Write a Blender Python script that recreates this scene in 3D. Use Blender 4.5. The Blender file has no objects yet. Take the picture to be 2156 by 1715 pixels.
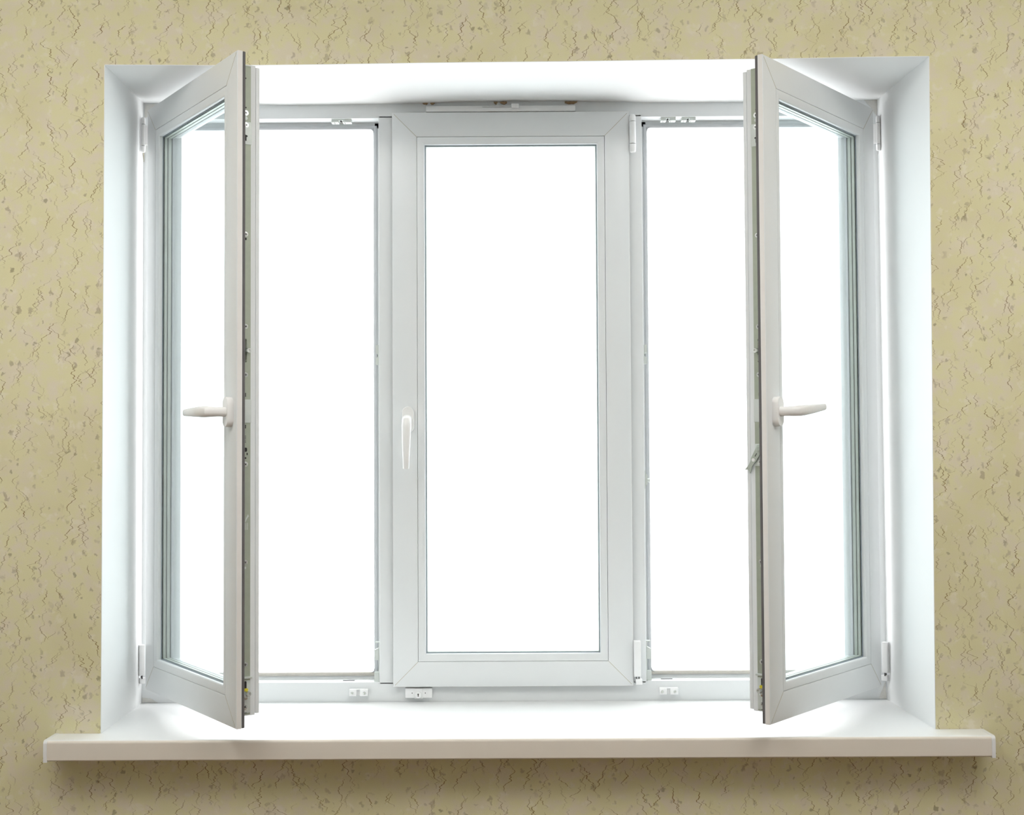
import bpy, bmesh, math, random
from mathutils import Vector, Matrix
random.seed(7)
C = bpy.context.scene.collection
S = bpy.context.scene

# ------------------------------------------------------------------ camera, sky, exposure
FLOOR = 1.45                      # all heights below are given from the eye line region; floor is at -FLOOR -> world z 0
def V(x, y, z): return Vector((x, y, z + FLOOR))
cam_d = bpy.data.cameras.new('camera'); cam = bpy.data.objects.new('camera', cam_d); C.objects.link(cam)
yaw, pitch, roll = -0.0014, 0.0347, -0.0053
F = Vector((math.sin(yaw)*math.cos(pitch), math.cos(yaw)*math.cos(pitch), math.sin(pitch)))
R = F.cross(Vector((0, 0, 1))).normalized(); U = R.cross(F)
R2 = math.cos(roll)*R + math.sin(roll)*U; U2 = -math.sin(roll)*R + math.cos(roll)*U
cam.matrix_world = Matrix.Translation(V(0.0069, -3.1726, -0.0688)) @ Matrix((R2, U2, -F)).transposed().to_4x4()
cam_d.sensor_width = 36; cam_d.lens = 2850.1*36/2156; cam_d.clip_start = 0.05
S.camera = cam

w = bpy.data.worlds.new('overcast_sky'); S.world = w; w.use_nodes = True
bg = w.node_tree.nodes['Background']; bg.inputs[0].default_value = (0.965, 0.985, 1.0, 1); bg.inputs[1].default_value = 3.9

S.cycles.transparent_max_bounces = 24
vs = S.view_settings
vs.view_transform = 'Standard'; vs.look = 'None'; vs.gamma = 1; vs.use_curve_mapping = False; vs.exposure = 0.0
FILL_POWER = 36  # strength of the added, unseen fill lights

# ------------------------------------------------------------------ materials
def nodes(name):
    m = bpy.data.materials.new(name); m.use_nodes = True
    nt = m.node_tree
    return m, nt, nt.nodes['Principled BSDF']
def plain(name, col, rough=0.5, metal=0.0, var=0.03, scale=60, bump=0.0, spec=0.5):
    """principled material with a faint noise in colour and relief"""
    m, nt, p = nodes(name)
    tc = nt.nodes.new('ShaderNodeTexCoord')
    n = nt.nodes.new('ShaderNodeTexNoise'); n.inputs['Scale'].default_value = scale; n.inputs['Detail'].default_value = 3
    nt.links.new(tc.outputs['Object'], n.inputs['Vector'])
    r = nt.nodes.new('ShaderNodeMix'); r.data_type = 'RGBA'
    r.inputs['A'].default_value = tuple(c*(1-var) for c in col)+(1,)
    r.inputs['B'].default_value = tuple(min(1, c*(1+var)) for c in col)+(1,)
    nt.links.new(n.outputs[0], r.inputs['Factor']); nt.links.new(r.outputs['Result'], p.inputs['Base Color'])
    p.inputs['Roughness'].default_value = rough; p.inputs['Metallic'].default_value = metal
    p.inputs['Specular IOR Level'].default_value = spec
    if bump:
        b = nt.nodes.new('ShaderNodeBump'); b.inputs['Strength'].default_value = bump; b.inputs['Distance'].default_value = 0.002
        nt.links.new(n.outputs[0], b.inputs['Height']); nt.links.new(b.outputs[0], p.inputs['Normal'])
    return m
def glass_mat():
    m = bpy.data.materials.new('window_glass'); m.use_nodes = True; nt = m.node_tree
    nt.nodes.clear()
    o = nt.nodes.new('ShaderNodeOutputMaterial'); mx = nt.nodes.new('ShaderNodeMixShader')
    t = nt.nodes.new('ShaderNodeBsdfTransparent'); t.inputs[0].default_value = (0.975, 0.988, 0.99, 1)
    g = nt.nodes.new('ShaderNodeBsdfGlossy'); g.inputs['Roughness'].default_value = 0.02
    f = nt.nodes.new('ShaderNodeLayerWeight'); f.inputs['Blend'].default_value = 0.5
    pw = nt.nodes.new('ShaderNodeMath'); pw.operation = 'POWER'; pw.inputs[1].default_value = 5.0
    ad = nt.nodes.new('ShaderNodeMath'); ad.operation = 'MULTIPLY_ADD'; ad.inputs[1].default_value = 0.6; ad.inputs[2].default_value = 0.012
    nt.links.new(f.outputs['Facing'], pw.inputs[0]); nt.links.new(pw.outputs[0], ad.inputs[0]); nt.links.new(ad.outputs[0], mx.inputs[0])
    nt.links.new(t.outputs[0], mx.inputs[1]); nt.links.new(g.outputs[0], mx.inputs[2])
    nt.links.new(mx.outputs[0], o.inputs[0])
    return m

def wallpaper():
    m, nt, p = nodes('wallpaper'); L = nt.links.new
    def N(t, **kw):
        n = nt.nodes.new(t)
        for k, v in kw.items(): setattr(n, k, v)
        return n
    def M(op, a, b=None, c=None, clamp=False):
        n = N('ShaderNodeMath', operation=op, use_clamp=clamp)
        for i, x in enumerate((a, b, c)):
            if x is None: continue
            if isinstance(x, (int, float)): n.inputs[i].default_value = x
            else: L(x, n.inputs[i])
        return n.outputs[0]
    def XYZ(x, y, z=0.0):
        n = N('ShaderNodeCombineXYZ')
        for i, q in enumerate((x, y, z)):
            if isinstance(q, (int, float)): n.inputs[i].default_value = q
            else: L(q, n.inputs[i])
        return n.outputs[0]
    def SEP(v):
        n = N('ShaderNodeSeparateXYZ'); L(v, n.inputs[0]); return n.outputs
    def NOISE(vec, scale, detail=3, rough=0.5, dim='3D'):
        n = N('ShaderNodeTexNoise', noise_dimensions=dim); L(vec, n.inputs['Vector'])
        n.inputs['Scale'].default_value = scale; n.inputs['Detail'].default_value = detail; n.inputs['Roughness'].default_value = rough
        return n.outputs[0]
    def RAMP(x, a, b):
        n = N('ShaderNodeMapRange', interpolation_type='SMOOTHSTEP'); L(x, n.inputs[0])
        n.inputs[1].default_value = a; n.inputs[2].default_value = b; return n.outputs[0]
    def MIX(f, a, b):
        n = N('ShaderNodeMix', data_type='RGBA')
        if isinstance(f, (int, float)): n.inputs['Factor'].default_value = f
        else: L(f, n.inputs['Factor'])
        for s, q in (('A', a), ('B', b)):
            if isinstance(q, tuple): n.inputs[s].default_value = q+(1,)
            else: L(q, n.inputs[s])
        return n.outputs['Result']
    tc = N('ShaderNodeTexCoord'); x, y, z = SEP(tc.outputs['Object'])
    u = M('ADD', x, y)
    P = XYZ(u, z)
    olive, beige, deep = (0.735, 0.685, 0.425), (0.74, 0.665, 0.51), (0.655, 0.595, 0.35)
    base = MIX(RAMP(NOISE(P, 24, 4, 0.6), 0.42, 0.64), olive, beige)
    base = MIX(M('MULTIPLY', RAMP(NOISE(XYZ(u, z, 5.3), 5, 2), 0.45, 0.7), 0.55), base, deep)
    base = MIX(M('MULTIPLY', RAMP(NOISE(XYZ(u, z, 9.1), 30, 5, 0.65), 0.56, 0.66), 0.55), base, (0.79, 0.73, 0.60))
    base = MIX(M('MULTIPLY', RAMP(NOISE(XYZ(u, z, 2.0), 900, 1), 0.3, 0.7), 0.10), base, (0.42, 0.36, 0.18))
    # small grey-brown flecks, gathered in drifts
    def flecks(col, pitch_, seed, lo, hi, strength):
        nonlocal base
        dis = N('ShaderNodeVectorMath', operation='ADD'); L(XYZ(M('ADD', M('MULTIPLY', u, 1/pitch_), seed), M('MULTIPLY', z, 0.8/pitch_)), dis.inputs[0])
        nv = N('ShaderNodeTexNoise'); L(P, nv.inputs['Vector']); nv.inputs['Scale'].default_value = 90
        sc = N('ShaderNodeVectorMath', operation='SCALE'); L(nv.outputs['Color'], sc.inputs[0]); sc.inputs['Scale'].default_value = 1.0
        L(sc.outputs[0], dis.inputs[1])
        vo = N('ShaderNodeTexVoronoi', voronoi_dimensions='2D'); L(dis.outputs[0], vo.inputs['Vector']); vo.inputs['Scale'].default_value = 1
        r, g, b = SEP(vo.outputs['Color'])
        size = M('MULTIPLY', M('SUBTRACT', r, 0.35), 0.42)
        k = M('MULTIPLY', M('SUBTRACT', size, vo.outputs['Distance']), 9.0, clamp=True)
        k = M('MULTIPLY', k, RAMP(NOISE(XYZ(u, z, seed), 14, 2), lo, hi))
        k = M('MULTIPLY', k, M('MULTIPLY', M('ADD', M('MULTIPLY', g, 0.7), 0.3), strength))
        base = MIX(k, base, col)
    flecks((0.30, 0.25, 0.145), 0.017, 3.1, 0.44, 0.55, 0.75)
    flecks((0.34, 0.27, 0.17), 0.024, 17.7, 0.42, 0.54, 0.65)
    # wandering hair cracks, mostly upright
    def cracks(w_, h_, seed, half, amp, thick, strength, tilt):
        nonlocal base
        sx, sz = 1/w_, 1/h_
        px, pz = M('ADD', M('MULTIPLY', u, sx), seed), M('ADD', M('MULTIPLY', z, sz), seed*0.37)
        vo = N('ShaderNodeTexVoronoi', voronoi_dimensions='2D'); L(XYZ(px, pz), vo.inputs['Vector']); vo.inputs['Scale'].default_value = 1
        vo.inputs['Randomness'].default_value = 0.85
        r, g, b = SEP(vo.outputs['Color'])
        cx, cz, _ = SEP(vo.outputs['Position'])
        lx, lz = M('MULTIPLY', M('SUBTRACT', px, cx), w_), M('MULTIPLY', M('SUBTRACT', pz, cz), h_)
        rr = M('MULTIPLY', r, 60.0)
        wig = M('MULTIPLY', M('SUBTRACT', NOISE(XYZ(M('MULTIPLY', lz, 1.0), M('MULTIPLY', rr, 0.1)), 55, 1.5, 0.5, '2D'), 0.5), amp)
        fine = M('MULTIPLY', M('SUBTRACT', NOISE(XYZ(M('MULTIPLY', lz, 1.0), rr), 210, 1, 0.5, '2D'), 0.5), amp*0.3)
        slope = M('MULTIPLY', M('MULTIPLY', M('SUBTRACT', g, 0.42), tilt), lz)
        d = M('ABSOLUTE', M('SUBTRACT', lx, M('ADD', M('ADD', wig, fine), slope)))
        hl = M('MULTIPLY', M('ADD', M('MULTIPLY', b, 0.75), 0.25), half)
        tap = M('SUBTRACT', 1.0, M('DIVIDE', M('ABSOLUTE', lz), hl), clamp=True)
        tap = M('POWER', tap, 0.4)
        k = M('DIVIDE', M('SUBTRACT', M('MULTIPLY', tap, thick), d), thick*0.7, clamp=True)
        k = M('MULTIPLY', k, M('MULTIPLY', M('ADD', M('MULTIPLY', r, 0.65), 0.35), strength))
        base = MIX(k, base, (0.215, 0.125, 0.033))
    cracks(0.048, 0.066, 0.0, 0.040, 0.034, 0.0015, 1.0, 1.0)
    cracks(0.075, 0.080, 11.3, 0.046, 0.046, 0.0014, 1.0, 1.5)
    cracks(0.058, 0.055, 27.9, 0.030, 0.034, 0.0013, 0.85, 1.8)
    L(base, p.inputs['Base Color']); p.inputs['Roughness'].default_value = 0.75; p.inputs['Specular IOR Level'].default_value = 0.25
    b_ = N('ShaderNodeBump'); b_.inputs['Strength'].default_value = 0.15; b_.inputs['Distance'].default_value = 0.001
    L(NOISE(P, 450, 2), b_.inputs['Height']); L(b_.outputs[0], p.inputs['Normal'])
    return m

def stained_plaster():
    """white reveal paint with a soft broad unevenness"""
    return plain('white_reveal_paint', (0.86, 0.865, 0.86), 0.6, var=0.015, scale=7, bump=0.06, spec=0.3)

MAT = {
    'paper': wallpaper(),
    'reveal': stained_plaster(),
    'pvc': plain('white_pvc', (0.785, 0.805, 0.81), 0.33, var=0.012, scale=12),
    'pvc_edge_tint': plain('warm_tinted_pvc_edge', (0.80, 0.775, 0.745), 0.45, var=0.03, scale=40),  # white edge with warm bounced light put into its colour
    'sill': plain('warm_tinted_sill_front', (0.76, 0.70, 0.615), 0.28, var=0.01, scale=10),  # sill white tinted by warm room bounce, front strip only
    'sill_top': plain('white_sill_top_laminate', (0.84, 0.845, 0.84), 0.28, var=0.01, scale=10),
    'cover': plain('white_hinge_plastic', (0.90, 0.905, 0.905), 0.3, var=0.01),
    'handle': plain('white_handle_enamel', (0.84, 0.83, 0.815), 0.22, var=0.01),
    'rubber': plain('dark_grey_rubber', (0.115, 0.108, 0.108), 0.6, var=0.1),
    'seal': plain('light_grey_seal', (0.55, 0.565, 0.58), 0.6, var=0.06),
    'seal_blue': plain('blue_grey_glazing_seal', (0.33, 0.38, 0.42), 0.5),
    'seal_dirty': plain('beige_grey_seal', (0.50, 0.475, 0.43), 0.65, var=0.12, scale=120),
    'zinc': plain('greenish_zinc_plate', (0.42, 0.455, 0.37), 0.5, 0.35, var=0.08, scale=90),
    'zinc_mid': plain('grey_green_lever_metal', (0.46, 0.51, 0.45), 0.4, 0.3, var=0.06),
    'zinc_dark': plain('dark_slot_metal', (0.15, 0.165, 0.125), 0.6),
    'zinc_pale': plain('pale_zinc_plate', (0.66, 0.70, 0.67), 0.45, 0.3, var=0.06, scale=90),
    'chrome': plain('bright_screw_steel', (0.70, 0.72, 0.70), 0.25, 0.8, var=0.05),
    'dark': plain('black_hollow', (0.02, 0.018, 0.016), 0.8),
    'yellow': plain('yellow_plastic', (0.75, 0.62, 0.03), 0.4),
    'seam': plain('beige_weld_seam', (0.50, 0.45, 0.35), 0.6, var=0.15, scale=150),
    'spacer': plain('aluminium_spacer', (0.56, 0.60, 0.555), 0.4, 0.35, var=0.08, scale=300),
    'glass': glass_mat(),
    'rust': plain('brown_chipped_hole', (0.36, 0.25, 0.15), 0.9, var=0.5, scale=400),
    'grime': plain('grey_brown_grime', (0.50, 0.465, 0.37), 0.9, var=0.2, scale=200),
    'mortar': plain('rough_grey_plaster', (0.70, 0.69, 0.655), 0.9, var=0.10, scale=150, bump=0.4),
    'side': plain('off_white_wall_paint', (0.76, 0.77, 0.76), 0.8),
    'ceiling': plain('white_ceiling_paint', (0.85, 0.86, 0.86), 0.8),
    'floor': plain('warm_oak_floor', (0.24, 0.13, 0.055), 0.45, var=0.15, scale=6),
    'fill_body': plain('white_fill_metal', (0.8, 0.8, 0.8), 0.4),  # finish of the added fill bowls
}

# ------------------------------------------------------------------ mesh helpers
class MB:
    def __init__(s): s.v = []; s.f = []; s.mi = []
    def add(s, verts, faces, mi=0):
        o = len(s.v); s.v += [tuple(q) for q in verts]; s.f += [tuple(i+o for i in f) for f in faces]; s.mi += [mi]*len(faces); return s
    def box(s, x0, x1, y0, y1, z0, z1, mi=0):
        v = [(x, y, z) for x in (x0, x1) for y in (y0, y1) for z in (z0, z1)]
        return s.add(v, [(0, 1, 3, 2), (4, 6, 7, 5), (0, 4, 5, 1), (2, 3, 7, 6), (0, 2, 6, 4), (1, 5, 7, 3)], mi)
    def prism(s, poly, axis, a, b, mi=0):
        """poly: 2-d outline, extruded along axis from a to b"""
        def P(p, t): return {'x': (t, p[0], p[1]), 'y': (p[0], t, p[1]), 'z': (p[0], p[1], t)}[axis]
        n = len(poly)
        return s.add([P(p, a) for p in poly]+[P(p, b) for p in poly],
                     [tuple(range(n)), tuple(range(2*n-1, n-1, -1))]+[(i, (i+1) % n, n+(i+1) % n, n+i) for i in range(n)], mi)
    def sweep(s, rings, mi=0):
        n = len(rings[0]); o = [q for r in rings for q in r]; f = [tuple(range(n)), tuple(range(len(o)-1, len(o)-n-1, -1))]
        for k in range(len(rings)-1):
            for i in range(n):
                j = (i+1) % n; f.append((k*n+i, k*n+j, (k+1)*n+j, (k+1)*n+i))
        return s.add(o, f, mi)
    def lathe(s, prof, c, axis, seg=20, mi=0):
        """prof: [(r, h)] about an axis through c"""
        rings = []
        for r, h in prof:
            ring = []
            for i in range(seg):
                a = 2*math.pi*i/seg; p, q = r*math.cos(a), r*math.sin(a)
                ring.append({'x': (c[0]+h, c[1]+p, c[2]+q), 'y': (c[0]+p, c[1]+h, c[2]+q), 'z': (c[0]+p, c[1]+q, c[2]+h)}[axis])
            rings.append(ring)
        return s.sweep(rings, mi)
    def build(s, name, mats, parent=None, bevel=0, smooth=True, mirror=1):
        if not isinstance(mats, (list, tuple)): mats = [mats]
        me = bpy.data.meshes.new(name)
        me.from_pydata([(v[0]*mirror, v[1], v[2]) for v in s.v], [], s.f)
        for m in mats: me.materials.append(MAT[m] if isinstance(m, str) else m)
        for p, i in zip(me.polygons, s.mi): p.material_index = i
        bm = bmesh.new(); bm.from_mesh(me); bmesh.ops.recalc_face_normals(bm, faces=bm.faces)
        if bevel:
            es = [e for e in bm.edges if len(e.link_faces) == 2 and e.calc_face_angle(0) > 0.6]
            bmesh.ops.bevel(bm, geom=es, offset=bevel, segments=3, affect='EDGES', profile=0.6, clamp_overlap=True)
        bm.to_mesh(me); bm.free()
        if smooth:
            me.shade_smooth(); me.set_sharp_from_angle(angle=math.radians(32))
        o = bpy.data.objects.new(name, me); C.objects.link(o)
        if parent: o.parent = parent
        return o
def tag(o, label=None, cat=None, group=None, kind=None):
    for k, v in (('label', label), ('category', cat), ('group', group), ('kind', kind)):
        if v: o[k] = v
    return o
def empty(name, loc=(0, 0, 0), rot=(0, 0, 0)):
    o = bpy.data.objects.new(name, None); C.objects.link(o); o.location = loc; o.rotation_euler = rot; o.empty_display_size = 0.05
    return o
def rounded(poly, r, seg=3):
    """cut the corners of a 2-d outline with small arcs"""
    out = []; n = len(poly)
    for i, p in enumerate(poly):
        a, b, c = Vector(poly[i-1]), Vector(p), Vector(poly[(i+1) % n])
        d1, d2 = (a-b), (c-b); q = min(r, d1.length*0.45, d2.length*0.45)
        s_, e_ = b+d1.normalized()*q, b+d2.normalized()*q
        for k in range(seg+1):
            t = k/seg; out.append(tuple((1-t)**2*s_+2*t*(1-t)*b+t*t*e_))
    return out
def bar(mb, side, x0, x1, z0, z1, prof, mi=0, y0=0.0):
    """one mitred bar of a rectangular frame; prof = outline of (inset from the outer edge, depth)"""
    if side == 'left':   e = [[(x0+w_, y0+t, z0+w_) for w_, t in prof], [(x0+w_, y0+t, z1-w_) for w_, t in prof]]
    if side == 'right':  e = [[(x1-w_, y0+t, z0+w_) for w_, t in prof], [(x1-w_, y0+t, z1-w_) for w_, t in prof]]
    if side == 'bottom': e = [[(x0+w_, y0+t, z0+w_) for w_, t in prof], [(x1-w_, y0+t, z0+w_) for w_, t in prof]]
    if side == 'top':    e = [[(x0+w_, y0+t, z1-w_) for w_, t in prof], [(x1-w_, y0+t, z1-w_) for w_, t in prof]]
    return mb.sweep(e, mi)
def ring(mb, x0, x1, z0, z1, prof, mi=0, y0=0.0):
    for sd in ('left', 'right', 'bottom', 'top'): bar(mb, sd, x0, x1, z0, z1, prof, mi, y0)
    return mb
def screw(mb, c, ax, r=0.0042, proud=0.0012, sgn=1, turn=0.6):
    """flat screw head with a dark cross, facing along +-axis; material 0 head, 1 cross"""
    h = proud*sgn
    mb.lathe([(r*1.25, 0), (r*1.25, h*0.5), (r*0.98, h*0.55), (r*0.9, h), (r*0.45, h*1.05), (0.0003, h*1.05)], c, ax, 18, 0)
    for k in (0, 1):
        a = turn+k*math.pi/2; dx, dz = math.cos(a), math.sin(a); l, t = r*0.62, r*0.14
        pts = [(dx*l-dz*t, dz*l+dx*t), (-dx*l-dz*t, -dz*l+dx*t), (-dx*l+dz*t, -dz*l-dx*t), (dx*l+dz*t, dz*l-dx*t)]
        if ax == 'x': mb.prism([(c[1]+a_, c[2]+b_) for a_, b_ in pts], 'x', c[0]+h*1.06, c[0]+h*1.2, 1)
        else: mb.prism([(c[0]+a_, c[2]+b_) for a_, b_ in pts], 'y', c[1]+h*1.06, c[1]+h*1.2, 1)
    return mb

# ------------------------------------------------------------------ room shell
Z = FLOOR
YW = -0.3424                                   # room face of the window wall; the window frame's face is at y = 0
RX0, RX1, RY1, CEIL = -2.2, 2.2, -5.0, 1.20     # side walls, wall behind the camera, ceiling (above the eye-line datum)
# plaster edge at the wall face and at the frame: slightly wavy head line, then the two lower corners
head_f = [(-0.8527, 0.7570), (-0.573, 0.7542), (0.007, 0.7582), (0.45, 0.7610), (0.8861, 0.7651)]
head_b = [(-0.8645, 0.7655), (-0.507, 0.7590), (-0.261, 0.7606), (-0.05, 0.7645), (0.10, 0.7645), (0.424, 0.7598), (0.8685, 0.7635)]
open_front = [head_f[0], head_f[-1], (0.8766, -0.6423), (-0.8534, -0.6423)]
open_back = [head_b[0], head_b[-1], (0.8720, -0.6423), (-0.8630, -0.6423)]
NH = 16
def head_points(tab, n=NH):
    out = []
    for i in range(n+1):
        x = tab[0][0]+(tab[-1][0]-tab[0][0])*i/n
        for (ax, az), (bx, bz) in zip(tab, tab[1:]):
            if x <= bx+1e-9:
                t = (x-ax)/(bx-ax); t = t*t*(3-2*t); out.append((x, az+(bz-az)*t)); break
    return out
def loopn(q, y, tab=None):
    top = head_points(tab) if tab else [(q[0][0]+(q[1][0]-q[0][0])*i/NH, q[0][1]) for i in range(NH+1)]
    return [(x, y, z+Z) for x, z in top+[q[2], q[3]]]
E_ = 0.0012
def grown(tab): return [(x+(-E_ if i == 0 else E_ if i == len(tab)-1 else 0), z+E_) for i, (x, z) in enumerate(tab)]
outer = [(RX0-0.2, CEIL+0.1), (RX1+0.2, CEIL+0.1), (RX1+0.2, -FLOOR-0.1), (RX0-0.2, -FLOOR-0.1)]
seat = [(-0.912, 0.79), (0.912, 0.79), (0.912, -0.684), (-0.912, -0.684)]
hole_f = [0, 0, (open_front[2][0]+E_, -0.684), (open_front[3][0]-E_, -0.684)]
hole_b = [0, 0, (open_back[2][0]+E_, -0.684), (open_back[3][0]-E_, -0.684)]
loops = [loopn(outer, YW), loopn(hole_f, YW, grown(head_f)), loopn(hole_b, -0.0005, grown(head_b)), loopn(seat, -0.0005), loopn(seat, 0.10), loopn(outer, 0.10)]
vv = [p for l in loops for p in l]; ff = []; n_ = NH+3
for k in range(6):
    k2 = (k+1) % 6
    for i in range(n_): ff.append((k*n_+i, k*n_+(i+1) % n_, k2*n_+(i+1) % n_, k2*n_+i))
wall = tag(MB().add(vv, ff).build('wall_back', 'paper', smooth=False), kind='structure', label='olive crackle-patterned wallpapered wall around the window')
def slab(front, back, inward, y0, y1):
    """thin plaster skin along one side of the opening"""
    o = [(-inward[0]*E_, -inward[1]*E_)]; n = len(front); v = []
    for off in ((0, 0), o[0]):
        for q, y in ((front, y0), (back, y1)):
            v += [(x+off[0], y, z+off[1]+Z) for x, z in q]
    f = []
    for i in range(n-1):
        f += [(i, i+1, n+i+1, n+i), (2*n+i, 3*n+i, 3*n+i+1, 2*n+i+1), (i, 2*n+i, 2*n+i+1, i+1), (n+i, n+i+1, 3*n+i+1, 3*n+i)]
    f += [(0, n, 3*n, 2*n), (n-1, 3*n-1, 4*n-1, 2*n-1)]
    return MB().add(v, f)
of, ob = open_front, open_back
slab((of[3], of[0]), (ob[3], ob[0]), (1, 0), YW-0.0006, 0.0).build('window_reveal', 'reveal', wall, smooth=False)
slab((of[1], of[2]), (ob[1], ob[2]), (-1, 0), YW-0.0006, 0.0).build('window_reveal', 'reveal', wall, smooth=False)
slab(head_points(head_f), head_points(head_b), (0, -1), YW-0.0006, 0.0).build('window_soffit', 'reveal', wall)
# rest of the room
def shell(name, b, mat): return tag(MB().box(*b).build(name, mat, smooth=False), kind='structure')
shell('wall_left', (RX0-0.2, RX0, RY1-0.2, YW-0.001, 0, Z+CEIL), 'side')
shell('wall_right', (RX1, RX1+0.2, RY1-0.2, YW-0.001, 0, Z+CEIL), 'side')
shell('wall_front', (RX0, RX1, RY1-0.2, RY1, 0, Z+CEIL), 'side')
shell('floor', (RX0-0.2, RX1+0.2, RY1-0.2, YW-0.001, -0.1, 0), 'floor')
shell('ceiling', (RX0-0.2, RX1+0.2, RY1-0.2, YW-0.001, Z+CEIL, Z+CEIL+0.1), 'ceiling')

# two unseen uplighter bowls, added to fill the room by way of the ceiling
for lx in (-1.05, 1.05):
    fill_lamp = tag(empty('added_fill_lamp', (lx, -1.9, Z+CEIL)), 'unseen white bowl uplighter added under the ceiling for room fill', 'fill_lamp', 'added uplighter bowls')
    bowl = [(0.001, -0.560), (0.10, -0.555), (0.20, -0.530), (0.28, -0.480), (0.32, -0.420), (0.325, -0.420), (0.315, -0.424), (0.272, -0.474), (0.195, -0.520), (0.10, -0.543), (0.001, -0.548)]
    MB().lathe(bowl, (0, 0, 0), 'z', 48).build('fill_bowl', 'fill_body', fill_lamp)
    MB().lathe([(0.001, 0), (0.05, 0), (0.045, -0.03), (0.006, -0.035), (0.006, -0.54), (0.001, -0.54)], (0, 0, 0), 'z', 24).build('fill_rod', 'fill_body', fill_lamp)
    ld = bpy.data.lights.new('fill_light', 'AREA'); ld.shape = 'DISK'; ld.size = 0.50; ld.energy = FILL_POWER; ld.color = (1.0, 0.985, 0.955)
    lo = bpy.data.objects.new('fill_light', ld); C.objects.link(lo); lo.parent = fill_lamp; lo.location = (0, 0, -0.46); lo.rotation_euler = (math.pi, 0, 0)

# ------------------------------------------------------------------ fixed window frame
win = tag(empty('window_1', (0, 0, Z-0.657)), kind='structure', label='fixed white plastic three-bay window frame with two mullions')
wz = 0.657                                      # local z = datum z + wz
FX0, FX1, FZ0, FZ1 = -0.9086, 0.9086, -0.657+wz, 0.787+wz
FACE, LIP, DEP, RB = 0.0606, 0.0756, 0.066, 0.043
prof = rounded([(0, 0), (FACE, 0), (FACE, RB), (LIP, RB), (LIP, DEP), (0, DEP)], 0.0018)
for sd, nm in (('top', 'frame_head'), ('bottom', 'frame_foot'), ('left', 'frame_jamb'), ('right', 'frame_jamb')):
    bar(MB(), sd, FX0, FX1, FZ0, FZ1, prof).build(nm, 'pvc', win)
bays = []
MULL = [(-0.3095, -0.2670), (0.2705, 0.3120)]
zlo, zhi = FZ0+FACE, FZ1-FACE
for a, b in MULL:
    poly = rounded([(a, 0), (b, 0), (b, RB), (b+0.015, RB), (b+0.015, DEP), (a-0.015, DEP), (a-0.015, RB), (a, RB)], 0.0018)
    MB().prism(poly, 'z', zlo-0.004, zhi+0.004).build('mullion', 'pvc', win)
bays = [(FX0+FACE, MULL[0][0]), (MULL[0][1], MULL[1][0]), (MULL[1][1], FX1-FACE)]
for k, (a, b) in enumerate(bays):
    # seal round the outer lip of the bay (mitred strips) with soft corners
    pr = rounded([(0.0075, 0.043), (0.0085, 0.0385), (0.0125, 0.0375), (0.0165, 0.040), (0.0168, 0.046), (0.015, 0.046), (0.0145, 0.043)], 0.0008, 2)
    for sd in ('left', 'right', 'bottom', 'top'):
        bar(MB(), sd, a, b, zlo, zhi, pr).build('gasket', 'seal_dirty' if sd == 'bottom' else 'seal', win)
# rounded seal corners seen in the open bays
for a, b in (bays[0], bays[2]):
    for sx, x in ((1, a), (-1, b)):
        for sz, z in ((1, zlo), (-1, zhi)):
            poly = [(x+sx*0.0165, z+sz*0.0165)]
            for i in range(6):
                t = i/5*math.pi/2
                poly.append((x+sx*(0.0165+0.008*(1-math.sin(t))), z+sz*(0.0165+0.008*(1-math.cos(t)))))
            MB().prism(poly, 'y', 0.0385, 0.046).build('gasket_corner', 'seal', win)
# metal strikers let into the rebates
def striker(cx, cz, along, horiz, y=0.004, dep=0.022, gap=True, normal=1):
    m = MB(); h = along/2
    def B(a, b, p0, p1, y0, y1, mi=0):
        if horiz: m.box(cx+a, cx+b, y0, y1, cz-p1, cz-p0, mi)
        else: m.box(cx+normal*min(p0, p1), cx+normal*max(p0, p1), y0, y1, cz+a, cz+b, mi)
    B(-h, h, 0, 0.003, y, y+dep)
    B(-h, -h+along*0.36, 0.003, 0.008, y+0.001, y+dep*0.85); B(h-along*0.42, h, 0.003, 0.008, y+0.001, y+dep*0.85)
    B(-h*0.16, h*0.04, 0.003, 0.0045, y+0.004, y+dep*0.7, 1)
    B(-h*0.72, -h*0.66, 0.008, 0.0083, y+0.003, y+dep*0.7, 1); B(h*0.3, h*0.36, 0.008, 0.0083, y+0.003, y+dep*0.7, 1)
    return m.build('striker_plate', ['zinc_pale', 'dark'], win, bevel=0)
striker(-0.398, 0.7264+wz, 0.047, True); striker(0.376, 0.7264+wz, 0.035, True); striker(0.424, 0.7264+wz, 0.033, True)
striker(-0.3095, 0.167+wz, 0.046, False, normal=-1); striker(0.312, 0.165+wz, 0.045, False, normal=1)
# small roller catch in the bay of the lever sash
m = MB().box(0.312, 0.3145, 0.005, 0.026, -0.1504+wz, -0.108+wz)
m.prism([(0.3145, -0.146+wz), (0.3195, -0.138+wz), (0.3195, -0.120+wz), (0.3145, -0.112+wz)], 'y', 0.007, 0.024)
m.lathe([(0.0001, 0), (0.005, 0), (0.005, 0.006), (0.0001, 0.006)], (0.3195, 0.012, -0.131+wz), 'x', 14)
m.build('roller_catch', 'zinc_pale', win)
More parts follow.
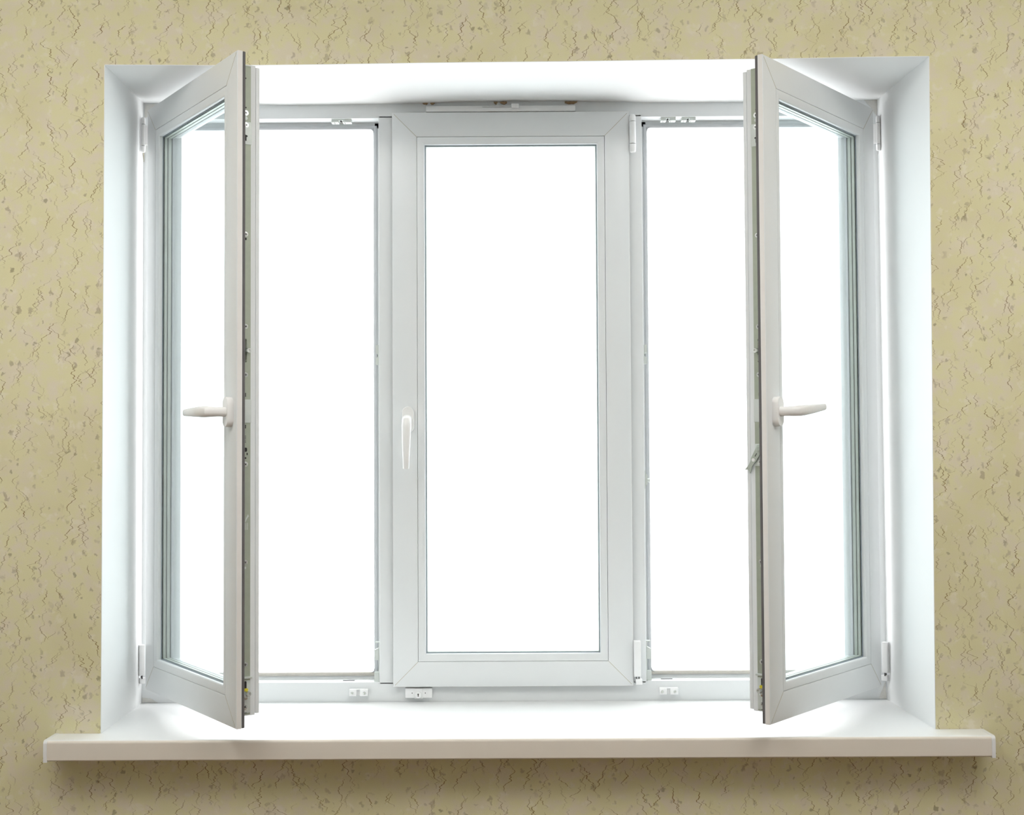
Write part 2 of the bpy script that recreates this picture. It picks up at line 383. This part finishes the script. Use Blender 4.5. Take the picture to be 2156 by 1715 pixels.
# corner bearings for tilting, at the foot of each mullion
for a, s in ((-0.3095, -1), (0.312, 1)):
    m = MB()
    def bb(p0, p1, y0, y1, z0, z1, mi=0): m.box(min(a+s*p0, a+s*p1), max(a+s*p0, a+s*p1), y0, y1, z0+wz, z1+wz, mi)
    bb(0, 0.002, 0.004, 0.026, -0.6015, -0.5045)
    bb(0.002, 0.0125, 0.003, 0.020, -0.6015, -0.5755); bb(0.002, 0.0115, 0.003, 0.022, -0.5465, -0.523)
    bb(0.002, 0.0105, 0.004, 0.007, -0.5745, -0.5725, 0); bb(0.002, 0.0105, 0.004, 0.02, -0.507, -0.5045)
    m.prism([(a+s*0.002, -0.518+wz), (a+s*0.0115, -0.523+wz), (a+s*0.002, -0.523+wz)], 'y', 0.004, 0.02)
    m.build('corner_bearing', 'zinc_pale', win)
# drain slots in the foot rebate
for x in (-0.397, 0.348):
    MB().box(x, x+0.027, 0.018, 0.024, zlo-0.001, zlo+0.0006).build('drain_slot', 'dark', win)

# ------------------------------------------------------------------ sashes
W_, H_ = 0.5559, 1.34
def lever_mesh(mirror=1):
    """curved window handle: neck out of the rosette (towards -y), then the grip running down"""
    m = MB(); rings = []
    path = [((0, -0.012, 0), (0.0098, 0.0098)), ((0, -0.026, 0), (0.0098, 0.0098)), ((0, -0.038, -0.001), (0.0105, 0.0110)), ((0, -0.047, -0.006), (0.0112, 0.0125)),
            ((0, -0.0525, -0.016), (0.0112, 0.0110)), ((0.0, -0.055, -0.032), (0.0105, 0.0085)), ((0.0004, -0.0565, -0.055), (0.0095, 0.0072)),
            ((0.0006, -0.0565, -0.08), (0.0083, 0.0064)), ((0.0008, -0.0555, -0.102), (0.0074, 0.0058)), ((0.0009, -0.0545, -0.1125), (0.0070, 0.0054)), ((0.0009, -0.0544, -0.1140), (0.0060, 0.0044))]
    pts = [Vector(p) for p, _ in path]
    for i, (p, (rx, ry)) in enumerate(path):
        t = (pts[min(i+1, len(pts)-1)]-pts[max(i-1, 0)]).normalized()
        sx = Vector((1, 0, 0)); up = t.cross(sx).normalized(); ringp = []
        for k in range(18):
            a = 2*math.pi*k/18; c_, s_ = math.cos(a), math.sin(a)
            e = 0.8                                     # a touch squarer than an ellipse
            q = pts[i]+sx*rx*math.copysign(abs(c_)**e, c_)+up*ry*math.copysign(abs(s_)**e, s_)
            ringp.append(tuple(q))
        rings.append(ringp)
    m.sweep(rings)
    return m
def rosette_mesh():
    m = MB(); n = 10; out = []
    for zc, a0 in ((0.0165, 0), (-0.0165, math.pi)):
        for i in range(n+1):
            a = a0+math.pi*i/n; out.append((0.0138*math.cos(a), zc+0.0138*math.sin(a)))
    r0 = [(x, 0.0, z) for x, z in out]; r1 = [(x, -0.011, z) for x, z in out]; r2 = [(x*0.94, -0.013, z*0.97) for x, z in out]
    return m.sweep([r0, r1, r2])
def make_sash(mir, label, loc, rz, ry, open_, lever_catch=False):
    root = tag(empty('casement', loc, (0, ry, rz)), label, 'casement')
    W, H = W_, H_
    # main profile: room flange, hardware groove behind it, glazing rebate
    pr = rounded([(0, 0.0), (0.0575, 0.0), (0.0575, 0.012), (0.066, 0.012), (0.066, 0.0345), (0.073, 0.0345), (0.0755, 0.047), (0.072, 0.0575), (0.0225, 0.0575), (0.0225, 0.0495), (0.0240, 0.0490),
                  (0.0240, 0.0480), (0.020, 0.0475), (0.020, 0.0124), (0.0, 0.0124)], 0.0015, 2)
    sides = {}
    for sd, nm in (('left', 'stile'), ('right', 'stile'), ('top', 'rail'), ('bottom', 'rail')):
        sides[sd] = bar(MB(), sd, 0, W, 0, H, pr).build(nm, 'pvc', root, mirror=mir)
    # thin strips on the white flange edge, warm bounce light tinted in
    pe = [(-0.0004, 0.0016), (0.0006, 0.0016), (0.0006, 0.0112), (-0.0004, 0.0112)]
    for sd in ('left', 'right', 'top', 'bottom'):
        bar(MB(), sd, 0, W, 0, H, pe).build('warm_tinted_edge', 'pvc_edge_tint', sides[sd], mirror=mir)
    # glazing beads
    pb = rounded([(0.0581, 0.0003), (0.0735, 0.0022), (0.0755, 0.0040), (0.0755, 0.0115), (0.0581, 0.0115)], 0.0008, 2)
    for sd in ('left', 'right', 'top', 'bottom'):
        bar(MB(), sd, 0, W, 0, H, pb).build('glazing_bead', 'pvc', root, mirror=mir)
    # weld seams over the mitres
    for sx, x in ((1, 0), (-1, W)):
        for sz, z in ((1, 0), (-1, H)):
            a, b, t = 0.004, 0.0570, 0.00033
            q = [(x+sx*(a+t), z+sz*(a-t)), (x+sx*(b+t), z+sz*(b-t)), (x+sx*(b-t), z+sz*(b+t)), (x+sx*(a-t), z+sz*(a+t))]
            MB().prism(q, 'y', -0.00025, 0.0006).build('weld_seam', 'seam', root, mirror=mir)
    # rubber seal behind the flange
    pg = rounded([(0.0002, 0.0124), (0.0006, 0.0182), (0.0055, 0.0192), (0.0095, 0.0160), (0.0095, 0.0124)], 0.0014, 3)
    ring(MB(), 0, W, 0, H, pg).build('rubber_seal', 'rubber', root, mirror=mir)
    # triple glazing: three panes, two spacer frames, seals
    gu = [(0.0125, 0.0150, 'glass_pane'), (0.0215, 0.0235, 'glass_pane'), (0.0310, 0.0335, 'glass_pane')]
    for y0, y1, nm in gu:
        MB().box(0.068, W-0.068, y0, y1, 0.068, H-0.068).build(nm, 'glass', root, smooth=False, mirror=mir)
    for y0, y1 in ((0.0152, 0.0213), (0.0237, 0.0308)):
        ring(MB(), 0, W, 0, H, [(0.069, y0), (0.0785, y0), (0.0785, y1), (0.069, y1)]).build('spacer_frame', 'spacer', root, smooth=False, mirror=mir)
    ring(MB(), 0, W, 0, H, rounded([(0.070, 0.0115), (0.0775, 0.0115), (0.0775, 0.0124), (0.070, 0.0124)], 0.0003, 1)).build('glazing_seal', 'seal_blue', root, mirror=mir)
    ring(MB(), 0, W, 0, H, rounded([(0.070, 0.0336), (0.0778, 0.0336), (0.0778, 0.0352), (0.0755, 0.0400), (0.072, 0.0400)], 0.0003, 1)).build('glazing_seal', 'seal', root, mirror=mir)
    # handle on the free stile
    hx, hz = W-0.0390 if open_ else 0, 0.620
    hd = rosette_mesh().build('handle', 'handle', root, mirror=mir); hd.location = ((W-(0.0285 if mir > 0 else 0.0360))*mir, 0, 0.621 if open_ else 0.6185)
    lv = lever_mesh().build('lever', 'handle', hd, mirror=mir)
    if open_: lv.rotation_euler = (0, math.radians(91 if mir > 0 else 96)*mir, 0)
    return root

TH1, TH2 = 0.9919, 0.9151
zb = Z-0.605
sash_l = make_sash(1, 'white casement sash standing open, its metal lock rail without any hanging lever', (-0.8440, -0.0420, zb+0.0026), -TH1, 0, True)
sash_r = make_sash(-1, 'white casement sash standing open, small metal safety lever hanging off its lock rail', (0.8506, -0.0322, zb-0.001), TH2, 0, True)
sash_m = make_sash(-1, 'closed white casement sash between the two open ones, handle pointing down', (0.2803, -0.018, zb), 0, 0, False)

# ---- lock rails on the free edges (local: x = distance from hinge, y = depth, z = height)
def lock_rail(root, mir, zs, catch):
    """zs maps a picture height of the free edge to a local height"""
    X = W_-0.020                                    # plane of the edge
    rail = MB().box(X-0.001, X+0.0012, 0.0180, 0.0370, 0.0225, H_-0.0225).build('lock_rail', 'zinc', root, bevel=0, smooth=False, mirror=mir)
    yc = 0.0265
    def scr(y, dy=0.0, r=0.0040):
        screw(MB(), (X+0.0012, yc+dy, zs(y)), 'x', r, 0.0011, 1, random.uniform(0, 1.5)).build('screw', ['chrome', 'dark'], rail, mirror=mir)
    def hole(y0, y1, wd=0.0022, dy=0.0, name='slot', mat='dark'):
        z0, z1 = sorted((zs(y0), zs(y1)))
        MB().prism(rounded([(yc+dy-wd, z0), (yc+dy+wd, z0), (yc+dy+wd, z1), (yc+dy-wd, z1)], min(wd*0.9, (z1-z0)*0.45), 4), 'x', X+0.0010, X+0.00135).build(name, mat, rail, smooth=False, mirror=mir)
    def plate(y0, y1, mat='zinc_pale', d0=0.0175, d1=0.0365, h=0.0026, name='cover_plate'):
        z0, z1 = sorted((zs(y0), zs(y1)))
        MB().box(X+0.0011, X+h, d0, d1, z0, z1).build(name, mat, rail, bevel=0.0006, mirror=mir)
    def cam_pin(y, r=0.0052, h=0.0085, dy=0.004):
        MB().lathe([(0.0004, 0), (r, 0), (r, h*0.8), (r*0.86, h), (r*0.48, h), (r*0.42, h*0.78), (0.0004, h*0.78)], (X+0.0012, yc+dy, zs(y)), 'x', 20).build('locking_cam', 'chrome', rail, mirror=mir)
    # head end
    plate(138, 141, 'zinc', h=0.002)
    hole(163.5, 166.5, 0.0015, -0.001); hole(226, 229, 0.0012); scr(239, r=0.0044)
    MB().lathe([(0.0004, 0), (0.0038, 0), (0.0034, 0.0006), (0.0004, 0.0006)], (X+0.0012, yc, zs(250)), 'x', 16).build('rivet', 'zinc_pale', rail, mirror=mir)
    plate(258, 306, 'zinc_pale', 0.0175, 0.0385)
    screw(MB(), (X+0.0026, yc, zs(265)), 'x', 0.0042, 0.0011, 1, 0.7).build('screw', ['chrome', 'dark'], rail, mirror=mir)
    z0 = zs(292)
    MB().prism([(yc-0.0035, z0-0.006), (yc+0.0005, z0-0.0065), (yc+0.0005, z0+0.002), (yc+0.003, z0+0.002), (yc+0.003, z0+0.0045), (yc-0.004, z0+0.0065)], 'x', X+0.0025, X+0.0029).build('slot', 'dark', rail, smooth=False, mirror=mir)
    hole(277, 279, 0.0022); 
    scr(497); scr(692); scr(794)
    if not catch: hole(504, 509.5, 0.0018)
    hole(718, 768, 0.0024, 0.0, 'slide_slot', 'zinc_dark'); hole(722, 738, 0.0013, 0.001, 'slide_tongue', 'zinc'); hole(752, 765, 0.0013, 0.001, 'slide_tongue', 'zinc')
    cam_pin(743)
    hole(832, 840.5, 0.0009); plate(846, 895, 'zinc_pale', 0.0180, 0.0380, 0.0030, 'gearbox_plate'); hole(899, 907, 0.0009)
    if catch:
        # safety lever: pivot plate and a forked tongue hanging outwards
        plate(941, 988, 'zinc_pale', 0.0175, 0.0365, 0.0030)
        zp = zs(951); yp = yc-0.001
        d = Vector((0.52, -0.9)).normalized(); n = Vector((-d[1], d[0])); base = Vector((yp, zp))
        prof2 = [(-0.0075, 0.0035), (-0.0035, 0.0072), (0.004, 0.0068), (0.026, 0.0066), (0.030, 0.0048), (0.040, 0.0040), (0.046, 0.0058), (0.0535, 0.0070), (0.0500, 0.0015)]
        poly = [tuple(base+d*a+n*b) for a, b in prof2]+[tuple(base+d*a-n*b) for a, b in reversed(prof2)]
        lv = MB().prism(poly, 'x', X+0.0035, X+0.0062)
        lv.lathe([(0.0004, 0), (0.0050, 0), (0.0050, 0.0032), (0.0040, 0.0040), (0.0004, 0.0040)], (X+0.0058, yp, zp), 'x', 20)
        q = base+d*0.014
        lv.prism([tuple(q+d*a+n*b) for a, b in ((-0.003, -0.0008), (0.0045, -0.0008), (0.0045, 0.0008), (-0.003, 0.0008))], 'x', X+0.0061, X+0.0064, 1)
        q = base+d*0.0265
        lv.lathe([(0.0004, 0), (0.0036, 0), (0.0036, 0.0003), (0.0004, 0.0003)], (X+0.0062, q[0], q[1]), 'x', 18, 2)
        lv.build('safety_lever', ['zinc_mid', 'dark', 'cover'], rail, mirror=mir)
        screw(MB(), (X+0.003, yc-0.002, zs(980)), 'x', 0.0042, 0.0011, 1, 0.3).build('screw', ['chrome', 'dark'], rail, mirror=mir)
    else:
        for yy in (922, 925, 928, 932, 935): hole(yy, yy+1.6, 0.0018, -0.0006, 'stamped_mark', 'rubber')
        hole(947, 956, 0.0034); hole(958, 963, 0.0012, 0.0035); hole(967, 971, 0.0018); scr(982)
        # pale printed maker's stamp: a small blade over rows of tiny type
        st = MB(); z0 = zs(1092)
        st.prism([(yc-0.001, z0-0.010), (yc+0.001, z0-0.003), (yc+0.0055, z0+0.005), (yc+0.0075, z0+0.001), (yc+0.003, z0-0.0045), (yc, z0-0.0105)], 'x', X+0.0012, X+0.00135)
        for r_ in range(2):
            for c_ in range(6):
                st.box(X+0.0012, X+0.00135, yc-0.002+r_*0.0045, yc+0.0008+r_*0.0045, z0-0.0125-c_*0.0023-0.0013, z0-0.0125-c_*0.0023)
        st.build('printed_stamp', 'zinc_pale', rail, smooth=False, mirror=mir)
    scr(1187 if not catch else 1190); hole(1196, 1201, 0.0018, 0, 'slot', 'zinc_pale'); scr(1400, r=0.0044)
    # foot end: bracket, slot, yellow clip, cam, corner screw
    plate(1425, 1429, 'zinc_pale', 0.0165, 0.0400, 0.0060, 'bracket')
    plate(1433, 1500, 'zinc_pale', 0.0175, 0.0365, 0.0020, 'corner_plate')
    def hole2(y0, y1, wd, mat='dark', dy=0, name='slot', h=0.0024):
        z0, z1 = sorted((zs(y0), zs(y1)))
        MB().prism(rounded([(yc+dy-wd, z0), (yc+dy+wd, z0), (yc+dy+wd, z1), (yc+dy-wd, z1)], min(wd*0.9, (z1-z0)*0.45), 4), 'x', X+0.0018, X+h).build(name, mat, rail, smooth=False, mirror=mir)
    hole2(1434, 1450, 0.0026); hole2(1449, 1455, 0.0048, 'yellow', 0.001, 'yellow_clip', 0.0032)
    cam_pin(1460, 0.0052, 0.0095, 0.0045)
    MB().lathe([(0.0004, 0), (0.0050, 0), (0.0050, 0.003), (0.0040, 0.0036), (0.0004, 0.0036)], (X+0.0018, yc, zs(1467)), 'x', 16).build('rivet', 'chrome', rail, mirror=mir)
    screw(MB(), (X+0.0020, yc-0.001, zs(1487)), 'x', 0.0048, 0.0016, 1, 0.9).build('screw', ['chrome', 'dark'], rail, mirror=mir)
    hole2(1499, 1500.5, 0.003, 'rubber'); 
    return rail
def zs_l(y): return 0.735-((920+(y-920)*1.010)-106)*1.34/1427.3+0.605
def zs_r(y): return 0.735-((915+(y*0.9905+7-915)*1.010)-115)*1.34/1409+0.605
lock_rail(sash_l, 1, zs_l, False)
lock_rail(sash_r, -1, zs_r, True)

# ---- hinges
def hinge_barrel(root, mir, x, y, z0, cuts, z1, r):
    hb = MB().lathe([(0.0004, cuts[0]), (r, cuts[0]), (r, cuts[1]), (0.0004, cuts[1])], (x, y, 0), 'z', 20)
    hb.box(x, x+r*0.9, y+0.002, y+r+0.008, cuts[0]+0.002, cuts[1]-0.002)
    h = hb.build('hinge', 'cover', root, mirror=mir)
    for a, b, up in ((z0, cuts[0]-0.0012, -1), (cuts[1]+0.0012, z1, 1)):
        lo_, hi_ = (a, b)
        pf = [(0.0004, lo_), (r*0.75, lo_), (r*0.98, lo_+0.003), (r*1.02, hi_), (0.0004, hi_)] if up < 0 else [(0.0004, lo_), (r*1.02, lo_), (r*0.98, hi_-0.003), (r*0.75, hi_), (0.0004, hi_)]
        MB().lathe(pf, (x, y, 0), 'z', 20).build('hinge_cap', 'cover', h, mirror=mir)
        MB().lathe([(0.0004, b if up < 0 else cuts[1]), (r*0.7, b if up < 0 else cuts[1]), (r*0.7, cuts[0] if up < 0 else a), (0.0004, cuts[0] if up < 0 else a)], (x, y, 0), 'z', 14).build('hinge_pin', 'rubber', h, mirror=mir)
    return h
hinge_barrel(sash_m, -1, -0.0082, -0.006, 0.637+0.605, (0.6573+0.605, 0.7088+0.605), 0.7256+0.605, 0.0075)
def hinge_cover(root, mir, x0, x1, y0, y1, z0, z1):
    h = MB().box(x0, x1, y0, y1, z0+0.019, z1).build('hinge', 'cover', root, bevel=0.0012, mirror=mir)
    MB().box(x0-0.003, x1-0.004, y0+0.003, y1+0.004, z0, z0+0.013).build('hinge_base', 'cover', h, bevel=0.001, mirror=mir)
    for xa in (x0+0.004, x0+0.010):
        MB().lathe([(0.0003, z0+0.012), (0.0016, z0+0.012), (0.0016, z0+0.0195), (0.0003, z0+0.0195)], (xa, (y0+y1)/2, 0), 'z', 10).build('hinge_pin', 'rubber', h, mirror=mir)
    return h
hinge_cover(sash_m, -1, -0.0165, -0.0008, -0.016, 0.004, -0.6008+0.605, -0.5005+0.605)
# the open sashes: slim barrels in the frame corners, seen edge-on
for root, mir in ((sash_l, 1), (sash_r, -1)):
    hinge_barrel(root, mir, -0.0178, -0.0042, 0.6392+0.605, (0.655+0.605, 0.7045+0.605), 0.7212+0.605, 0.0052)
    hinge_cover(root, mir, -0.0235, -0.0125, -0.0095, 0.0035, -0.5956+0.605, -0.5059+0.605)

# ------------------------------------------------------------------ window sill board
sill = tag(empty('window_sill', (0, YW, Z-0.684)), 'long white window sill board running under the whole window', 'window sill')
T = 0.0417; SX0, SX1, SYF = -0.9422, 0.970, -0.4142-YW
sb = MB()
pr = [(-0.0015, 0.0), (-0.0015, 0.0)]
# front nosing (in front of the wall) with a rounded upper edge
arc = [(SYF+0.007-0.007*math.sin(math.pi/2*i/8), T-0.007+0.007*math.cos(math.pi/2*i/8)) for i in range(9)]
sb.prism([(-0.0005, T)]+arc[:4]+[(SYF+0.006, T-0.012), (SYF+0.006, 0.006), (-0.0005, 0.006)], 'x', SX0, SX1)
sb.build('sill_nosing', 'sill_top', sill)
# front strip of the white nosing, its colour carrying warm bounce light
MB().prism(arc[3:]+[(SYF, 0.0025), (SYF+0.0025, 0.0), (SYF+0.016, 0.0), (SYF+0.016, 0.0055), (SYF+0.0058, 0.0055), (SYF+0.0058, T-0.0112)], 'x', SX0, SX1).build('warm_tinted_front', 'sill', sill)
xl0, xr0, xl1, xr1 = open_front[3][0]-0.003, open_front[2][0]+0.003, open_back[3][0]-0.003, open_back[2][0]+0.003
MB().add([(xl0, -0.0005, T), (xr0, -0.0005, T), (xr1, -YW-0.001, T), (xl1, -YW-0.001, T), (xl0, -0.0005, T-0.03), (xr0, -0.0005, T-0.03), (xr1, -YW-0.001, T-0.03), (xl1, -YW-0.001, T-0.03)],
         [(0, 1, 2, 3), (7, 6, 5, 4), (0, 4, 5, 1), (1, 5, 6, 2), (2, 6, 7, 3), (3, 7, 4, 0)]).build('sill_board', 'sill_top', sill, smooth=False)
for x, s in ((SX0, -1), (SX1, 1)):
    cp = [(0.0, T+0.0006)]+[(SYF-0.0012+0.008-0.008*math.sin(math.pi/2*i/6), T+0.0006-0.008+0.008*math.cos(math.pi/2*i/6)) for i in range(7)]+[(SYF-0.0012, -0.0022), (0.0, -0.0022)]
    MB().prism(cp, 'x', *sorted((x-s*0.001, x+s*0.0065))).build('end_cap', 'sill_top', sill, bevel=0.0007)

# ------------------------------------------------------------------ small fittings on the frame
tv = tag(empty('trickle_vent', (-0.0206, -0.0005, Z+0.7375)), 'slim white trickle vent bar with a slider, on the frame head above the closed sash', 'vent')
MB().prism([(0, 0.001), (-0.0135, 0.0), (-0.0145, 0.003), (-0.0130, 0.0080), (-0.0095, 0.0145), (0, 0.0150)], 'x', -0.1756, 0.1756).build('vent_cover', 'cover', tv, bevel=0.0006)
MB().box(-0.043, 0.030, -0.0126, -0.0100, 0.0108, 0.0112).build('vent_slot', 'rubber', tv, smooth=False)
MB().box(0.025, 0.0435, -0.0185, -0.0060, 0.0080, 0.0180).build('slider', 'cover', tv, bevel=0.0022)

lk = tag(empty('window_lock', (-0.2176, 0.0, Z-0.6320)), 'small white key lock plate on the frame foot below the closed sash', 'lock')
MB().box(-0.0313, 0.0313, -0.009, 0, 0.0002, 0.0222).build('lock_plate', 'cover', lk, bevel=0.0006)
MB().box(-0.0095, 0.0095, -0.0115, -0.008, -0.0012, 0.0222).build('lock_body', 'cover', lk, bevel=0.0008)
cyl = MB().lathe([(0.0004, 0), (0.0082, 0), (0.0082, -0.0050), (0.0074, -0.0060), (0.0004, -0.0060)], (-0.0008, -0.0112, 0.0078), 'y', 24).build('lock_cylinder', 'cover', lk)
MB().lathe([(0.0003, 0), (0.0016, 0), (0.0016, -0.0003), (0.0003, -0.0003)], (-0.0008, -0.0171, 0.0096), 'y', 14).build('keyhole', 'dark', cyl)
MB().box(-0.0017, 0.0001, -0.0174, -0.0171, 0.0045, 0.0095).build('keyhole', 'dark', cyl, smooth=False)
for x in (-0.0152, 0.0152):
    MB().lathe([(0.0003, 0), (0.0011, 0), (0.0011, -0.0003), (0.0003, -0.0003)], (x, -0.0090, 0.0112), 'y', 12).build('screw_hole', 'dark', lk)
def keeper(x, label):
    k = tag(empty('latch_keeper', (x, 0.0, Z-0.6268)), label, 'latch keeper')
    MB().box(-0.0215, 0.0215, -0.004, 0, 0.0005, 0.0155).build('keeper_plate', 'cover', k, bevel=0.0006)
    for a, b in ((-0.0218, -0.005), (0.0030, 0.0218)):
        MB().box(a, b, -0.0115, -0.003, 0, 0.0150).build('keeper_block', 'cover', k, bevel=0.0010)
    MB().box(-0.021, 0.0175, -0.010, -0.003, 0.0140, 0.0160).build('keeper_lip', 'cover', k, bevel=0.0005)
    for a, t in ((-0.0150, 0.0), (0.0140, 0.75)):
        screw(MB(), (a, -0.0115, 0.0062), 'y', 0.0031, 0.0010, -1, t).build('screw', ['chrome', 'zinc'], k)
keeper(-0.3571, 'white keeper block with two screws on the frame foot, next to the key lock')
keeper(0.3630, 'white keeper block with two screws below the bay of the hanging lever sash')

# chipped holes in the plaster joint above the vent, grime by the hinges: part of the wall
for x0, x1 in ((-0.205, -0.193), (-0.187, -0.1765), (-0.0365, -0.028), (-0.0215, -0.0055), (0.131, 0.160)):
    n = 7; up, dn = [], []
    for i in range(n+1):
        x = x0+(x1-x0)*i/n; e = min(i, n-i)/n*2
        up.append((x, 0.7632+Z+random.uniform(-0.0006, 0.0006))); dn.append((x, 0.7632-0.0052*min(1, 0.45+e)+Z+random.uniform(-0.0010, 0.0008)))
    MB().prism(up+dn[::-1], 'y', -0.0035, 0.0003).build('chipped_hole', 'rust', wall, smooth=False)

def patch(name, pts, y0, y1, mat, jit=0.001):
    out = []
    for i, p in enumerate(pts):
        q = pts[(i+1) % len(pts)]
        for k in range(4):
            t = k/4; out.append((p[0]+(q[0]-p[0])*t+random.uniform(-jit, jit), p[1]+(q[1]-p[1])*t+random.uniform(-jit, jit)+Z))
    MB().prism(out, 'y', y0, y1).build(name, mat, wall, smooth=False)
patch('mortar_smear', [(-0.863, 0.763), (-0.822, 0.7625), (-0.845, 0.738), (-0.8625, 0.728)], -0.0012, 0.0004, 'mortar')
patch('mortar_smear', [(0.8695, 0.763), (0.838, 0.7635), (0.850, 0.750), (0.868, 0.726)], -0.0012, 0.0004, 'mortar')
patch('mortar_smear', [(-0.863, -0.641), (-0.826, -0.641), (-0.845, -0.632), (-0.862, -0.628)], -0.0012, 0.0004, 'mortar')
patch('mortar_smear', [(0.8695, -0.641), (0.852, -0.641), (0.858, -0.625), (0.8690, -0.600)], -0.0012, 0.0004, 'mortar')
def wall_patch(x, s_, pts, mat):
    out = []
    for i, p in enumerate(pts):
        q = pts[(i+1) % len(pts)]
        for k in range(4):
            t = k/4; out.append((p[0]+(q[0]-p[0])*t+random.uniform(-0.0012, 0.0012), p[1]+(q[1]-p[1])*t+random.uniform(-0.0015, 0.0015)+Z))
    MB().prism(out, 'x', *sorted((x, x+s_*0.0012))).build('grime_stain', mat, wall, smooth=False)
wall_patch(-0.8633, 1, [(-0.0015, 0.715), (-0.010, 0.700), (-0.013, 0.670), (-0.009, 0.640), (-0.0015, 0.625)], 'grime')
wall_patch(0.8698, -1, [(-0.0015, 0.720), (-0.012, 0.712), (-0.010, 0.680), (-0.014, 0.655), (-0.0015, 0.635)], 'mortar')
bpy.context.view_layer.update()
